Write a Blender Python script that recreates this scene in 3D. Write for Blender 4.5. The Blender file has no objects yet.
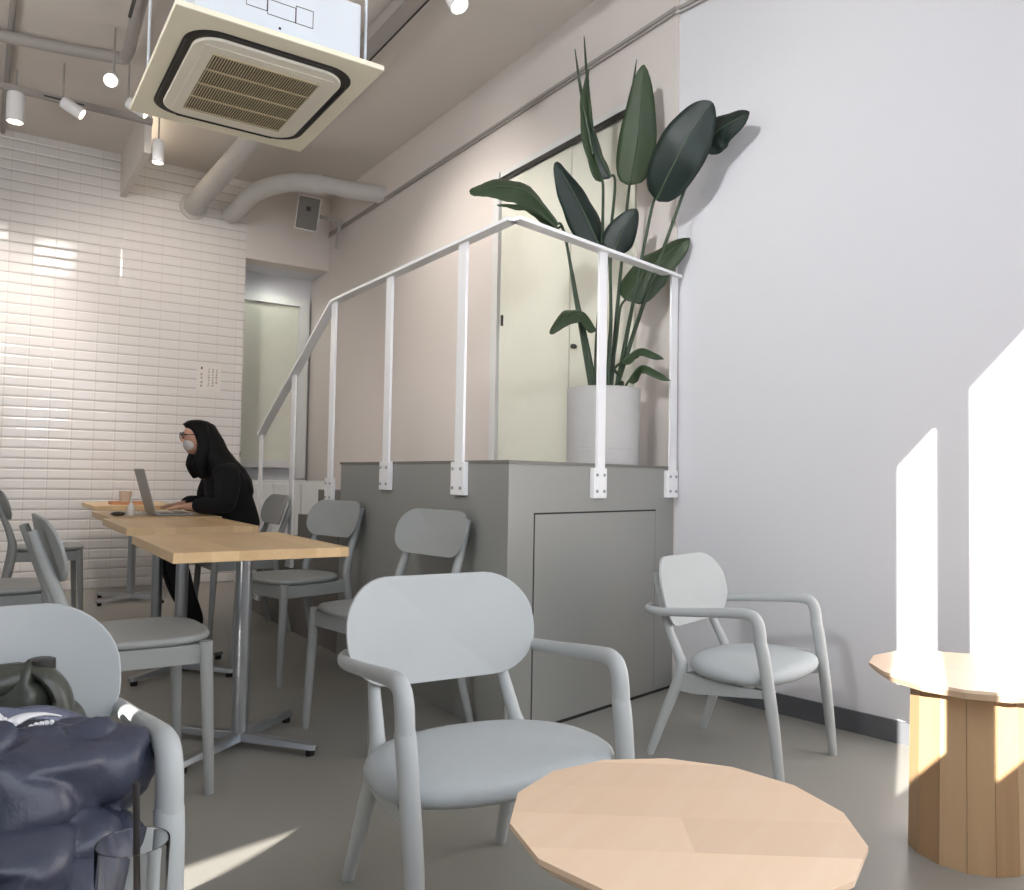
import bpy, bmesh, math, random
from mathutils import Vector, Matrix, noise
random.seed(7)
S = bpy.context.scene
C = S.collection
PI = math.pi

# ------------------------------------------------------------------ materials
def lin(c):
    return tuple(((v/255)/12.92 if v/255 <= .04045 else ((v/255+.055)/1.055)**2.4) for v in c)+(1,)
def mat(name, rgb, rough=.5, metal=0, var=.04, scale=8, bump=0, bscale=60, spec=.5, **kw):
    m = bpy.data.materials.new(name); m.use_nodes = True
    nt = m.node_tree; b = nt.nodes['Principled BSDF']
    b.inputs['Roughness'].default_value = rough; b.inputs['Metallic'].default_value = metal
    b.inputs['Specular IOR Level'].default_value = spec
    tc = nt.nodes.new('ShaderNodeTexCoord'); nz = nt.nodes.new('ShaderNodeTexNoise')
    nz.inputs['Scale'].default_value = scale; nz.inputs['Detail'].default_value = 4
    nt.links.new(tc.outputs['Object'], nz.inputs['Vector'])
    mx = nt.nodes.new('ShaderNodeMix'); mx.data_type = 'RGBA'
    c = lin(rgb)
    mx.inputs[6].default_value = tuple(max(0, v*(1-var)) for v in c[:3])+(1,)
    mx.inputs[7].default_value = tuple(min(1, v*(1+var)) for v in c[:3])+(1,)
    nt.links.new(nz.outputs['Fac'], mx.inputs[0]); nt.links.new(mx.outputs[2], b.inputs['Base Color'])
    if bump:
        n2 = nt.nodes.new('ShaderNodeTexNoise'); n2.inputs['Scale'].default_value = bscale; n2.inputs['Detail'].default_value = 5
        nt.links.new(tc.outputs['Object'], n2.inputs['Vector'])
        bp = nt.nodes.new('ShaderNodeBump'); bp.inputs['Strength'].default_value = bump; bp.inputs['Distance'].default_value = .01
        nt.links.new(n2.outputs['Fac'], bp.inputs['Height']); nt.links.new(bp.outputs['Normal'], b.inputs['Normal'])
    for k, v in kw.items(): b.inputs[k.replace('_', ' ')].default_value = v
    return m
def wood(name, rgb, rgb2, rough=.45, stretch=(1, 14, 14), scale=2.5, plank=None):
    m = bpy.data.materials.new(name); m.use_nodes = True
    nt = m.node_tree; b = nt.nodes['Principled BSDF']; b.inputs['Roughness'].default_value = rough
    tc = nt.nodes.new('ShaderNodeTexCoord'); mp = nt.nodes.new('ShaderNodeMapping'); mp.inputs['Scale'].default_value = stretch
    nz = nt.nodes.new('ShaderNodeTexNoise'); nz.inputs['Scale'].default_value = scale; nz.inputs['Detail'].default_value = 6; nz.inputs['Distortion'].default_value = .4
    nt.links.new(tc.outputs['Object'], mp.inputs['Vector']); nt.links.new(mp.outputs['Vector'], nz.inputs['Vector'])
    mx = nt.nodes.new('ShaderNodeMix'); mx.data_type = 'RGBA'; mx.inputs[6].default_value = lin(rgb); mx.inputs[7].default_value = lin(rgb2)
    nt.links.new(nz.outputs['Fac'], mx.inputs[0]); out = mx.outputs[2]
    if plank:   # glued staves: each stave its own tone
        sp = nt.nodes.new('ShaderNodeMapping'); sp.inputs['Rotation'].default_value = (0, 0, plank[2])
        nt.links.new(tc.outputs['Object'], sp.inputs['Vector'])
        br = nt.nodes.new('ShaderNodeTexBrick'); br.inputs['Scale'].default_value = 1
        br.inputs['Brick Width'].default_value = plank[0]; br.inputs['Row Height'].default_value = plank[1]; br.inputs['Mortar Size'].default_value = 0
        br.inputs['Color1'].default_value = (.90, .88, .86, 1); br.inputs['Color2'].default_value = (1.08, 1.09, 1.1, 1); br.offset = .37
        nt.links.new(sp.outputs['Vector'], br.inputs['Vector'])
        mu = nt.nodes.new('ShaderNodeMix'); mu.data_type = 'RGBA'; mu.blend_type = 'MULTIPLY'; mu.inputs[0].default_value = 1
        nt.links.new(out, mu.inputs[6]); nt.links.new(br.outputs['Color'], mu.inputs[7]); out = mu.outputs[2]
    nt.links.new(out, b.inputs['Base Color'])
    return m
def emis(name, rgb, s):
    m = bpy.data.materials.new(name); m.use_nodes = True; b = m.node_tree.nodes['Principled BSDF']
    b.inputs['Base Color'].default_value = lin(rgb); b.inputs['Emission Color'].default_value = lin(rgb); b.inputs['Emission Strength'].default_value = s
    return m
def glassm(name):
    m = bpy.data.materials.new(name); m.use_nodes = True; b = m.node_tree.nodes['Principled BSDF']
    b.inputs['Base Color'].default_value = (.97, .98, .98, 1); b.inputs['Transmission Weight'].default_value = 1
    b.inputs['Roughness'].default_value = .0; b.inputs['IOR'].default_value = 1.25
    return m
def tile_mat():
    m = bpy.data.materials.new('white_bevelled_tile'); m.use_nodes = True
    nt = m.node_tree; b = nt.nodes['Principled BSDF']; b.inputs['Roughness'].default_value = .16
    tc = nt.nodes.new('ShaderNodeTexCoord'); sx = nt.nodes.new('ShaderNodeSeparateXYZ'); nt.links.new(tc.outputs['Object'], sx.inputs[0])
    def N(op, a, b_=None):
        n = nt.nodes.new('ShaderNodeMath'); n.operation = op
        for i, v in enumerate((a, b_)):
            if v is None: continue
            if isinstance(v, (int, float)): n.inputs[i].default_value = v
            else: nt.links.new(v, n.inputs[i])
        return n.outputs[0]
    def dist(o, size):          # distance in metres to the nearest tile edge
        f = N('FRACT', N('DIVIDE', o, size)); return N('MULTIPLY', N('MINIMUM', f, N('SUBTRACT', 1, f)), size)
    dz = dist(sx.outputs['Z'], .083); dx = dist(sx.outputs['X'], .163)
    def ramp(o, w): 
        n = nt.nodes.new('ShaderNodeMath'); n.operation = 'DIVIDE'; n.use_clamp = True; nt.links.new(o, n.inputs[0]); n.inputs[1].default_value = w; return n.outputs[0]
    g = N('MINIMUM', ramp(dz, .004), N('ADD', N('MULTIPLY', ramp(dx, .002), .45), .55))
    mx = nt.nodes.new('ShaderNodeMix'); mx.data_type = 'RGBA'; mx.inputs[6].default_value = lin((178, 166, 158)); mx.inputs[7].default_value = lin((232, 228, 224))
    nt.links.new(g, mx.inputs[0]); nt.links.new(mx.outputs[2], b.inputs['Base Color'])
    hgt = N('ADD', ramp(dz, .014), N('MULTIPLY', ramp(dx, .010), .3))
    bp = nt.nodes.new('ShaderNodeBump'); bp.inputs['Strength'].default_value = .8; bp.inputs['Distance'].default_value = .006
    nt.links.new(hgt, bp.inputs['Height']); nt.links.new(bp.outputs['Normal'], b.inputs['Normal'])
    return m

M = {}
M['wall'] = mat('white_painted_wall', (222, 221, 224), .75, bump=.03, bscale=40, var=.015, scale=1.5)
M['wall_warmlit'] = mat('white_wall_warm_lit', (224, 216, 210), .75, bump=.03, bscale=40, var=.015, scale=1.5)  # same white wall, with the warm lamp light put into its colour
M['ceil'] = mat('grey_white_painted_ceiling', (226, 219, 212), .85, bump=.1, bscale=12, var=.05, scale=1.2)
M['floor'] = mat('polished_concrete', (150, 148, 141), .40, var=.09, scale=1.7, bump=.02, bscale=90)
M['tile'] = tile_mat()
M['base'] = mat('dark_grey_skirting', (92, 94, 98), .5)
M['box'] = mat('warm_grey_paint', (150, 150, 145), .38, var=.03, scale=2)
M['boxdark'] = mat('dark_gap', (40, 40, 38), .8)
M['step'] = mat('grey_step_paint', (122, 118, 112), .5)
M['wsteel'] = mat('white_painted_steel', (252, 252, 253), .35)
M['chair'] = mat('pale_blue_grey_lacquer', (184, 188, 188), .42, var=.02, scale=5)
M['cush'] = mat('pale_grey_upholstery', (182, 188, 190), .8, var=.03, scale=30, bump=.15, bscale=400)
M['chairw'] = mat('grey_lacquer', (158, 161, 159), .45, var=.02, scale=5)
M['table'] = wood('pale_oak_laminate', (216, 180, 132), (228, 198, 152), .4, (14, 1, 14), 2.2, plank=(.9, .09, PI/2))
M['edge'] = wood('oak_edge_band', (205, 164, 112), (220, 184, 134), .5, (3, 3, 30), 2)
M['steel'] = mat('silver_painted_steel', (168, 172, 176), .28, .75)
M['black'] = mat('black_rubber', (22, 22, 22), .6)
M['rtop'] = wood('beech_round_top', (234, 202, 170), (242, 216, 188), .42, (2, 16, 8), 2, plank=(3, .11, 1.05))
M['rstaves'] = [wood('beech_stave_%s' % n, a, b_, .5, (18, 18, 1.2), 2) for n, a, b_ in (('light', (192, 158, 120), (206, 176, 138)), ('mid', (178, 144, 106), (194, 162, 124)), ('tan', (168, 134, 98), (186, 152, 116)))]
M['cream'] = mat('cream_panel', (246, 239, 216), .4)
M['cream2'] = mat('white_plastic', (244, 238, 222), .35)
M['acbody'] = mat('white_sheet_metal', (226, 232, 238), .4)
M['acdark'] = mat('ac_dark_slot', (34, 32, 28), .5)
M['acgrille'] = mat('ac_grille_beige', (196, 182, 150), .5)
M['greenpanel'] = mat('pale_green_white_door', (226, 226, 212), .4)
M['frame'] = mat('white_door_frame', (222, 222, 220), .45)
M['metal'] = mat('dark_metal', (70, 68, 66), .4, .6)
M['duct'] = mat('wrapped_white_duct', (205, 202, 198), .6, bump=.1, bscale=30)
M['pipe'] = mat('painted_grey_pipe', (166, 160, 155), .6)
M['leaf'] = mat('glossy_green_leaf', (52, 70, 44), .5, var=.25, scale=9)
M['leaf2'] = mat('dark_blue_green_leaf', (24, 40, 35), .48, var=.25, scale=9)
M['stem'] = mat('green_stem', (50, 68, 46), .45, var=.2)
M['vein'] = mat('pale_leaf_vein', (70, 90, 64), .4)
M['pot'] = mat('pale_concrete', (196, 194, 192), .8, var=.06, scale=12, bump=.1, bscale=50)
M['soil'] = mat('dark_soil', (50, 42, 34), .95, var=.4, scale=40, bump=.8, bscale=80)
M['hair'] = mat('black_hair', (5, 5, 6), .6, var=.5, scale=40, spec=.25)
M['knit'] = mat('black_knit', (6, 6, 10), .9, bump=.3, bscale=150)
M['pants'] = mat('black_trousers', (10, 10, 13), .9)
M['skin'] = mat('light_skin', (214, 164, 140), .5)
M['mask'] = mat('pale_grey_cloth_mask', (214, 210, 206), .8)
M['alu'] = mat('space_grey_aluminium', (142, 138, 134), .4, .35)
M['screen'] = mat('dark_screen', (20, 22, 26), .15)
M['whitep'] = mat('white_plastic_gloss', (236, 234, 228), .3)
M['tray'] = wood('warm_tray', (190, 130, 92), (206, 150, 110), .5)
M['cup'] = mat('pale_beige_paper_cup', (206, 190, 170), .6)
M['navy'] = mat('navy_nylon', (60, 64, 80), .36, var=.06, scale=6, bump=.9, bscale=11, spec=.5)
M['zip'] = mat('white_zip_tape', (238, 238, 240), .4)
M['bag'] = mat('dark_olive_leather', (66, 68, 60), .35, var=.2, scale=9, bump=.3, bscale=25)
M['straw'] = mat('black_straw', (26, 22, 24), .4)
M['glass'] = glassm('clear_glass')
M['liquid'] = mat('coffee_remains', (176, 132, 96), .3)
M['lamp'] = emis('warm_lamp_glow', (255, 240, 215), 6)
M['paper'] = mat('white_paper', (232, 226, 220), .7)
M['ink'] = mat('grey_ink', (172, 160, 152), .8)
M['inkd'] = mat('dark_ink', (52, 44, 42), .8)
M['spk'] = mat('speaker_grille', (120, 116, 110), .7)

# ------------------------------------------------------------------ helpers
class MB:
    def __init__(s): s.v = []; s.f = []; s.mi = []; s.m = 0
    def add(s, vs, fs):
        o = len(s.v); s.v += [tuple(v) for v in vs]
        for f in fs: s.f.append(tuple(i+o for i in f)); s.mi.append(s.m)
        return s
    def box(s, x0, x1, y0, y1, z0, z1):
        return s.add([(x, y, z) for x in (x0, x1) for y in (y0, y1) for z in (z0, z1)],
                     [(0, 1, 3, 2), (4, 6, 7, 5), (0, 4, 5, 1), (2, 3, 7, 6), (0, 2, 6, 4), (1, 5, 7, 3)])
    def bar(s, a, b, w, h, up=(0, 0, 1)):
        a, b = Vector(a), Vector(b); d = (b-a).normalized(); up = Vector(up)
        if abs(d.dot(up)) > .99: up = Vector((1, 0, 0))
        r = d.cross(up).normalized(); u = r.cross(d)
        vs = [p+r*x*w/2+u*y*h/2 for p in (a, b) for x, y in ((-1, -1), (1, -1), (1, 1), (-1, 1))]
        return s.add(vs, [(0, 3, 2, 1), (4, 5, 6, 7), (0, 1, 5, 4), (1, 2, 6, 5), (2, 3, 7, 6), (3, 0, 4, 7)])
    def prism(s, pts, z0, z1):
        n = len(pts)
        vs = [(x, y, z0) for x, y in pts]+[(x, y, z1) for x, y in pts]
        return s.add(vs, [tuple(range(n-1, -1, -1)), tuple(range(n, 2*n))]+[(i, (i+1) % n, n+(i+1) % n, n+i) for i in range(n)])
    def lathe(s, prof, n=32, c=(0, 0, 0), caps=True):
        vs = []; fs = []
        for r, z in prof:
            for i in range(n):
                a = 2*PI*i/n; vs.append((c[0]+r*math.cos(a), c[1]+r*math.sin(a), c[2]+z))
        for k in range(len(prof)-1):
            for i in range(n):
                j = (i+1) % n; fs.append((k*n+i, k*n+j, (k+1)*n+j, (k+1)*n+i))
        if caps:
            fs.append(tuple(range(n-1, -1, -1))); fs.append(tuple((len(prof)-1)*n+i for i in range(n)))
        return s.add(vs, fs)
    def tube(s, pts, rad, n=12, flat=1.0, up=(0, 0, 1), sub=6, cap=True):
        P, R = smooth(pts, rad, sub)
        up = Vector(up); vs = []; fs = []; prev = None
        for i, p in enumerate(P):
            d = (P[min(i+1, len(P)-1)]-P[max(i-1, 0)]).normalized()
            if prev is None:
                u = up if abs(d.dot(up)) < .98 else Vector((1, 0, 0))
                r = d.cross(u).normalized()
            else: r = (prev-d*prev.dot(d)).normalized()
            prev = r; u = r.cross(d)
            for k in range(n):
                a = 2*PI*k/n; vs.append(p+r*math.cos(a)*R[i]+u*math.sin(a)*R[i]*flat)
        L = len(P)
        for i in range(L-1):
            for k in range(n):
                j = (k+1) % n; fs.append((i*n+k, i*n+j, (i+1)*n+j, (i+1)*n+k))
        if cap: fs.append(tuple(range(n-1, -1, -1))); fs.append(tuple((L-1)*n+k for k in range(n)))
        return s.add(vs, fs)
    def sphere(s, c, r, sx=1, sy=1, sz=1, n=16, m=10):
        vs = [(c[0], c[1], c[2]-r*sz)]; fs = []
        for i in range(1, m):
            t = -PI/2+PI*i/m
            for k in range(n):
                a = 2*PI*k/n; vs.append((c[0]+r*sx*math.cos(t)*math.cos(a), c[1]+r*sy*math.cos(t)*math.sin(a), c[2]+r*sz*math.sin(t)))
        vs.append((c[0], c[1], c[2]+r*sz)); T = len(vs)-1
        for k in range(n):
            j = (k+1) % n; fs.append((0, 1+j, 1+k))
            for i in range(m-2): fs.append((1+i*n+k, 1+i*n+j, 1+(i+1)*n+j, 1+(i+1)*n+k))
            fs.append((1+(m-2)*n+k, 1+(m-2)*n+j, T))
        return s.add(vs, fs)
    def build(s, name, mats, parent=None, sm=False, bev=0, seg=2, smang=None):
        me = bpy.data.meshes.new(name); me.from_pydata(s.v, [], s.f); me.validate()
        bm = bmesh.new(); bm.from_mesh(me); bmesh.ops.recalc_face_normals(bm, faces=bm.faces); bm.to_mesh(me); bm.free()
        if not isinstance(mats, (list, tuple)): mats = [mats]
        for m in mats: me.materials.append(m)
        if len(mats) > 1 and len(me.polygons) == len(s.mi):
            for p, i in zip(me.polygons, s.mi): p.material_index = i
        if sm or bev:
            for p in me.polygons: p.use_smooth = True
            me.set_sharp_from_angle(angle=math.radians(smang or 40))
        o = bpy.data.objects.new(name, me); C.objects.link(o)
        if parent: o.parent = parent
        if bev:
            b = o.modifiers.new('bevel', 'BEVEL'); b.width = bev; b.segments = seg; b.limit_method = 'ANGLE'; b.angle_limit = math.radians(40)
            b.harden_normals = True
        return o
def smooth(pts, rad, sub):
    P = [Vector(p) for p in pts]
    if not isinstance(rad, (list, tuple)): rad = [rad]*len(P)
    if sub <= 1 or len(P) < 3: return P, list(rad)
    out = []; R = []
    for i in range(len(P)-1):
        p0 = P[max(i-1, 0)]; p1 = P[i]; p2 = P[i+1]; p3 = P[min(i+2, len(P)-1)]
        for k in range(sub):
            t = k/sub
            out.append(.5*((2*p1)+(p2-p0)*t+(2*p0-5*p1+4*p2-p3)*t*t+(3*p1-p0-3*p2+p3)*t**3)); R.append(rad[i]*(1-t)+rad[i+1]*t)
    out.append(P[-1]); R.append(rad[-1]); return out, R
def tag(o, label, cat, group=None, kind=None):
    o['label'] = label; o['category'] = cat
    if group: o['group'] = group
    if kind: o['kind'] = kind
    return o
def thing(name, label, cat, loc=(0, 0, 0), rz=0, group=None):
    o = bpy.data.objects.new(name, None); C.objects.link(o); o.empty_display_size = .1
    o.location = loc; o.rotation_euler = (0, 0, rz); return tag(o, label, cat, group)
def struct(o):
    o['kind'] = 'structure'; return o
def dup(root, loc, rz, label, scale=None):
    r = root.copy(); C.objects.link(r); r.location = loc; r.rotation_euler = (0, 0, rz); r['label'] = label
    if scale: r.scale = (scale,)*3
    for ch in list(root.children):
        c = ch.copy(); C.objects.link(c); c.parent = r
        for g in list(ch.children):
            d = g.copy(); C.objects.link(d); d.parent = c
    return r

# ------------------------------------------------------------------ room
CEIL = 3.72; WX = 2.84; BY = 7.58
struct(MB().prism([(-9.2, -.66+.2*-9.2), (4.0, -.66+.2*4.0), (4.0, 10), (-9.2, 10)], -.12, 0).build('floor', M['floor']))
struct(MB().prism([(-9.2, -.66+.2*-9.2), (4.0, -.66+.2*4.0), (4.0, 10), (-9.2, 10)], CEIL, CEIL+.12).build('ceiling', M['ceil']))
# right wall: straight beside the stair platform, then bending outward towards the shop front
nearx = lambda y: WX+.012-.15*(y-2.83)
struct(MB().box(WX, WX+.15, 2.83, 9, 0, CEIL).build('wall_right', M['wall_warmlit']))
struct(MB().prism([(WX+.012, 2.83), (WX+.2, 2.83), (3.8, -.6), (nearx(-.6), -.6)], 0, CEIL).build('wall_right_front', M['wall']))
mb = MB()
for z0, z1, p in ((0, .085, .012),):
    mb.prism([(nearx(2.8)-p, 2.8), (nearx(2.8)+.01, 2.8), (nearx(-.3)+.01, -.3), (nearx(-.3)-p, -.3)], z0, z1)
struct(mb.build('baseboard_right', M['base']))
# back wall with opening at its right end
mb = MB(); mb.box(-9, 2.03, BY, BY+.2, 0, CEIL)
struct(mb.build('wall_back', M['tile']))
struct(MB().box(2.03, WX+.05, BY, BY+.2, 3.0, CEIL).build('wall_back_lintel', M['wall_warmlit']))
mb = MB(); mb.box(1.9, 2.03, BY+.2, 8.3, 0, CEIL); mb.box(1.9, WX+.1, 8.08, 8.3, 0, CEIL); mb.box(2.03, WX, BY+.2, 8.08, 3.0, 3.1)
struct(mb.build('wall_recess', M['wall']))
d = MB().box(2.1, 2.70, 8.04, 8.07, 1.12, 2.70).build('door_1', M['greenpanel']); struct(d)
f = MB(); f.box(2.03, 2.1, 8.0, 8.08, .95, 2.78); f.box(2.70, 2.80, 8.0, 8.08, .95, 2.78); f.box(2.1, 2.7, 8.0, 8.08, 2.70, 2.78); f.box(2.1, 2.7, 7.98, 8.08, 1.05, 1.12)
f.build('door_frame', M['frame'], d)
h_ = MB().box(2.13, 2.15, 8.0, 8.04, 1.15, 1.2); h_.build('door_handle', M['metal'], d)
struct(MB().box(-9.15, -9, -2.5, 10, 0, CEIL).build('wall_left', M['wall']))
# unseen shop front behind the camera; openings and sills shaped to place sun patches
fy = lambda x: -.6+.2*x
def facade(mb, x0, x1, z0, z1, t=.06):
    mb.prism([(x0, fy(x0)-t), (x1, fy(x1)-t), (x1, fy(x1)), (x0, fy(x0))], z0, z1)
OPEN = [(-8.3, -6.40, 0, 3.0), (-5.86, -5.32, 0, 3.0), (-1.94, -1.39, 1.74, 3.08), (-1.19, 2.2, 1.56, 3.08)]
mb = MB(); x = -9.1
for a, b, z0, z1 in OPEN:
    facade(mb, x, a, 0, CEIL); facade(mb, a, b, z1, CEIL); x = b
    if z0: facade(mb, a, b, 0, z0)
facade(mb, x, 3.6, 0, CEIL)
struct(mb.build('wall_front', M['wall']))

# rail along the right wall and its near continuation
mb = MB()
mb.bar((WX-.006, BY, 3.37), (WX-.006, 2.84, 3.36), .012, .018); mb.bar((nearx(2.84)-.006, 2.84, 3.36), (nearx(.3)-.006, .3, 3.36), .012, .018)
mb.bar((WX-.012, BY, 3.34), (WX-.012, 2.84, 3.33), .01, .008); mb.bar((nearx(2.84)-.012, 2.84, 3.33), (nearx(.3)-.012, .3, 3.33), .01, .008)
struct(mb.build('trim_1', M['pipe']))

# door on the platform in the right wall
d = struct(MB().box(WX-.02, WX+.01, 3.66, 4.40, 1.065, 2.93).build('door_2', M['greenpanel']))
f = MB(); f.box(WX-.045, WX+.01, 4.40, 4.47, 1.065, 3.0); f.box(WX-.035, WX+.01, 3.10, 4.47, 2.96, 3.0)
f.build('door_frame', M['frame'], d)
MB().box(WX-.05, WX-.02, 3.10, 4.43, 2.935, 2.955).build('door_track', M['metal'], d)
MB().box(WX-.032, WX-.02, 4.358, 4.37, 1.98, 2.05).build('door_handle', M['metal'], d)
d = struct(MB().box(WX-.012, WX+.01, 3.12, 3.66, 1.065, 2.935).build('door_3', M['greenpanel']))
MB().lathe([(.008, 0), (.014, .01), (.014, .03), (.0, .035)], 16).build('door_knob', M['metal'], d, True)
k = d.children[0]; k.location = (WX-.012, 3.6, 1.75); k.rotation_euler = (0, -PI/2, 0)

# ------------------------------------------------------------------ stair platform
PZ = 1.065
c0 = (1.705, 2.575); c1 = (2.838, 2.826)
pl = thing('stair_platform', 'grey painted stair platform box with a flush cupboard door below the plant', 'platform', (c0[0], c0[1], 0))
def loc(o, root):
    o.matrix_parent_inverse = Matrix.Translation(-Vector(root.location)); return o
mb = MB().prism([c0, c1, (WX, 4.28), (c0[0], 4.28)], 0, PZ-.012)
loc(mb.build('body', M['box'], pl, bev=.002), pl)
e = (Vector((c1[0]-c0[0], c1[1]-c0[1]))).normalized(); nrm = Vector((e.y, -e.x))
fp = lambda s, o=0: (c0[0]+e.x*s+nrm.x*o, c0[1]+e.y*s+nrm.y*o)
mb = MB().prism([fp(-.004, .004), fp(1.16, .004), (WX, 4.28), (c0[0]-.006, 4.285)], PZ-.012, PZ)
loc(mb.build('top_slab', M['step'], pl), pl)
mb = MB(); a, b = .152, .997
for s0, s1, z0, z1 in ((a-.005, b+.005, .852, .859), (a-.005, a, .03, .859), (b, b+.003, .03, .859), (a-.005, b+.16, 0, .012)):
    mb.prism([fp(s0, .0015), fp(s1, .0015), fp(s1, -.01), fp(s0, -.01)], z0, z1)
loc(mb.build('door_gap', M['boxdark'], pl), pl)
mb = MB().prism([fp(a, .003), fp(b, .003), fp(b, -.01), fp(a, -.01)], .014, .852)
loc(mb.build('cupboard_door', M['box'], pl, bev=.0015), pl)
st = thing('staircase', 'grey stepped staircase descending behind the platform towards the back wall', 'stairs', (c0[0], 4.28, 0))
for k in range(6):
    z = PZ-.16*(k+1)
    if z < .06: break
    loc(MB().box(c0[0], WX, 4.285+.345*k, 4.285+.345*(k+1), 0, z).build('step', M['step'], st, bev=.003), st)

# railing of flat white bars
rl = thing('railing', 'white flat-bar railing around the grey stair platform', 'railing', (c0[0], c0[1], 0))
RX = c0[0]-.012; RZ = 1.995; W = .055; T = .014
pc = fp(-.012, .012); pw = fp(1.155, .012)
mb = MB()
mb.bar((RX, 4.41, RZ), (pc[0], pc[1], RZ), W, T); mb.bar((pc[0], pc[1]-.01, RZ), (pw[0], pw[1], RZ), W, T)
mb.bar((RX, 4.41, RZ), (RX, 5.78, 1.27), W, T)
loc(mb.build('handrail', M['wsteel'], rl), rl)
for y, zt, zb, pz in ((2.935, RZ, .94, .92), (3.66, RZ, .95, .925), (4.41, RZ, .87, .835), (5.08, 1.63, .44, .40), (5.76, 1.27, .15, .10)):
    p = loc(MB().box(RX-.006, RX+.006, y-.033, y+.033, zb, zt).build('post', M['wsteel'], rl), rl)
    b = MB().box(RX-.014, RX+.010, y-.06, y+.05, pz, pz+.14); b.build('bracket', M['wsteel'], p, bev=.003)
    for dy, dz in ((-.035, .03), (.03, .03), (-.035, .11), (.03, .11)):
        q = MB().box(RX-.018, RX-.013, y+dy-.006, y+dy+.006, pz+dz-.006, pz+dz+.006).build('bolt', M['steel'], p)
for s0, zb in ((.555, .94), (1.125, .94)):
    A = fp(s0-.02, .006); B = fp(s0+.02, .006)
    mb = MB().prism([fp(s0-.027, .006), fp(s0+.027, .006), fp(s0+.027, .018), fp(s0-.027, .018)], zb, RZ)
    p = loc(mb.build('post', M['wsteel'], rl), rl)
    mb = MB().prism([fp(s0-.055, .0), fp(s0+.035, .0), fp(s0+.035, .024), fp(s0-.055, .024)], .915, 1.045)
    mb.build('bracket', M['wsteel'], p, bev=.003)
    for ds, dz in ((-.035, .03), (.015, .03), (-.035, .10), (.015, .10)):
        q = MB().prism([fp(s0+ds-.006, .02), fp(s0+ds+.006, .02), fp(s0+ds+.006, .028), fp(s0+ds-.006, .028)], .915+dz-.006, .915+dz+.006).build('bolt', M['steel'], p)

# low white cabinet by the back opening, seen behind the railing
cb = thing('low_cabinet', 'low white panelled cabinet at the foot of the stairs by the back wall', 'cabinet', (2.0, 7.35, 0))
MB().box(0, .80, 0, .2, 0, .93).build('body', M['frame'], cb, bev=.003)
for i in range(3):
    MB().box(.012+.265*i, .012+.265*i+.247, -.015, 0, .06, .9).build('door', M['greenpanel'] if 0 else M['frame'], cb, bev=.003)

# ------------------------------------------------------------------ chairs
def super_out(n, hw, yf, yb, ef=2.6, eb=2.2, back_narrow=.86):
    pts = []
    for i in range(n):
        a = 2*PI*i/n; c, s = math.cos(a), math.sin(a)
        ex = ef if s < 0 else eb
        r = (abs(c)**ex+abs(s)**ex)**(-1/ex)
        x, y = r*c, r*s
        yy = -y*yf if y < 0 else y*yb          # yf negative number = front
        k = 1-(1-back_narrow)*(yy-yf)/(yb-yf)
        pts.append((x*hw*k, yy))
    return pts
def oval_back(hw, hh, oz, oy, tilt, sag, t, name, m, parent, ex=2.7, drop=0.0):
    """thin curved plywood backrest: a rounded oval bent around the sitter"""
    N = 40; rings = (0, .3, .6, .85, 1.0)
    def P(u, v, off):
        y = sag*(1-(u)**2)
        z = v*hh
        return (u*hw, oy+y-sag+tilt*z+off, oz+z-drop*0+.0*u)
    fs = []; vs = []; RR = []; rad = hh*.90; L = hw-rad; H = hh-rad
    for qx, qy, a0 in ((1, 1, 0), (-1, 1, PI/2), (-1, -1, PI), (1, -1, 3*PI/2)):
        for i in range(10):
            a = a0+PI/2*i/9; RR.append(((qx*L+rad*math.cos(a)*1.0)/hw, (qy*H+rad*math.sin(a))/hh))
    for off in (-t/2, t/2):
        base = len(vs); vs.append(P(0, 0, off))
        for r in rings[1:]:
            for i in range(N):
                a = 2*PI*i/N; c, s = math.cos(a), math.sin(a)
                u, v = RR[i]
                top = .05*(u*u)
                vs.append(P(u*r, v*r*(1-top), off))
        for i in range(N): fs.append((base, base+1+i, base+1+(i+1) % N))
        for k in range(len(rings)-2):
            for i in range(N):
                j = (i+1) % N; o = base+1+k*N
                fs.append((o+i, o+j, o+N+j, o+N+i))
    h = len(vs)//2; o = 1+(len(rings)-2)*N
    for i in range(N):
        j = (i+1) % N; fs.append((o+i, o+j, h+o+j, h+o+i))
    mb = MB().add(vs, fs)
    return mb.build(name, m, parent, bev=.003)
def cushion(mb, pts, z0, z1, dome, n_r=5):
    n = len(pts); cx = sum(p[0] for p in pts)/n; cy = sum(p[1] for p in pts)/n
    prof = [(.80, z0), (.93, z0+.004), (.985, z0+(z1-z0)*.3), (1.0, z0+(z1-z0)*.55), (.985, z0+(z1-z0)*.8), (.94, z1), (.8, z1+dome*.45), (.5, z1+dome*.85), (.2, z1+dome)]
    vs = []; fs = []
    for k, z in prof:
        for x, y in pts: vs.append((cx+(x-cx)*k, cy+(y-cy)*k, z))
    for k in range(len(prof)-1):
        for i in range(n):
            j = (i+1) % n; fs.append((k*n+i, k*n+j, (k+1)*n+j, (k+1)*n+i))
    fs.append(tuple(range(n-1, -1, -1))); fs.append(tuple((len(prof)-1)*n+i for i in range(n)))
    return mb.add(vs, fs)

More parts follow.
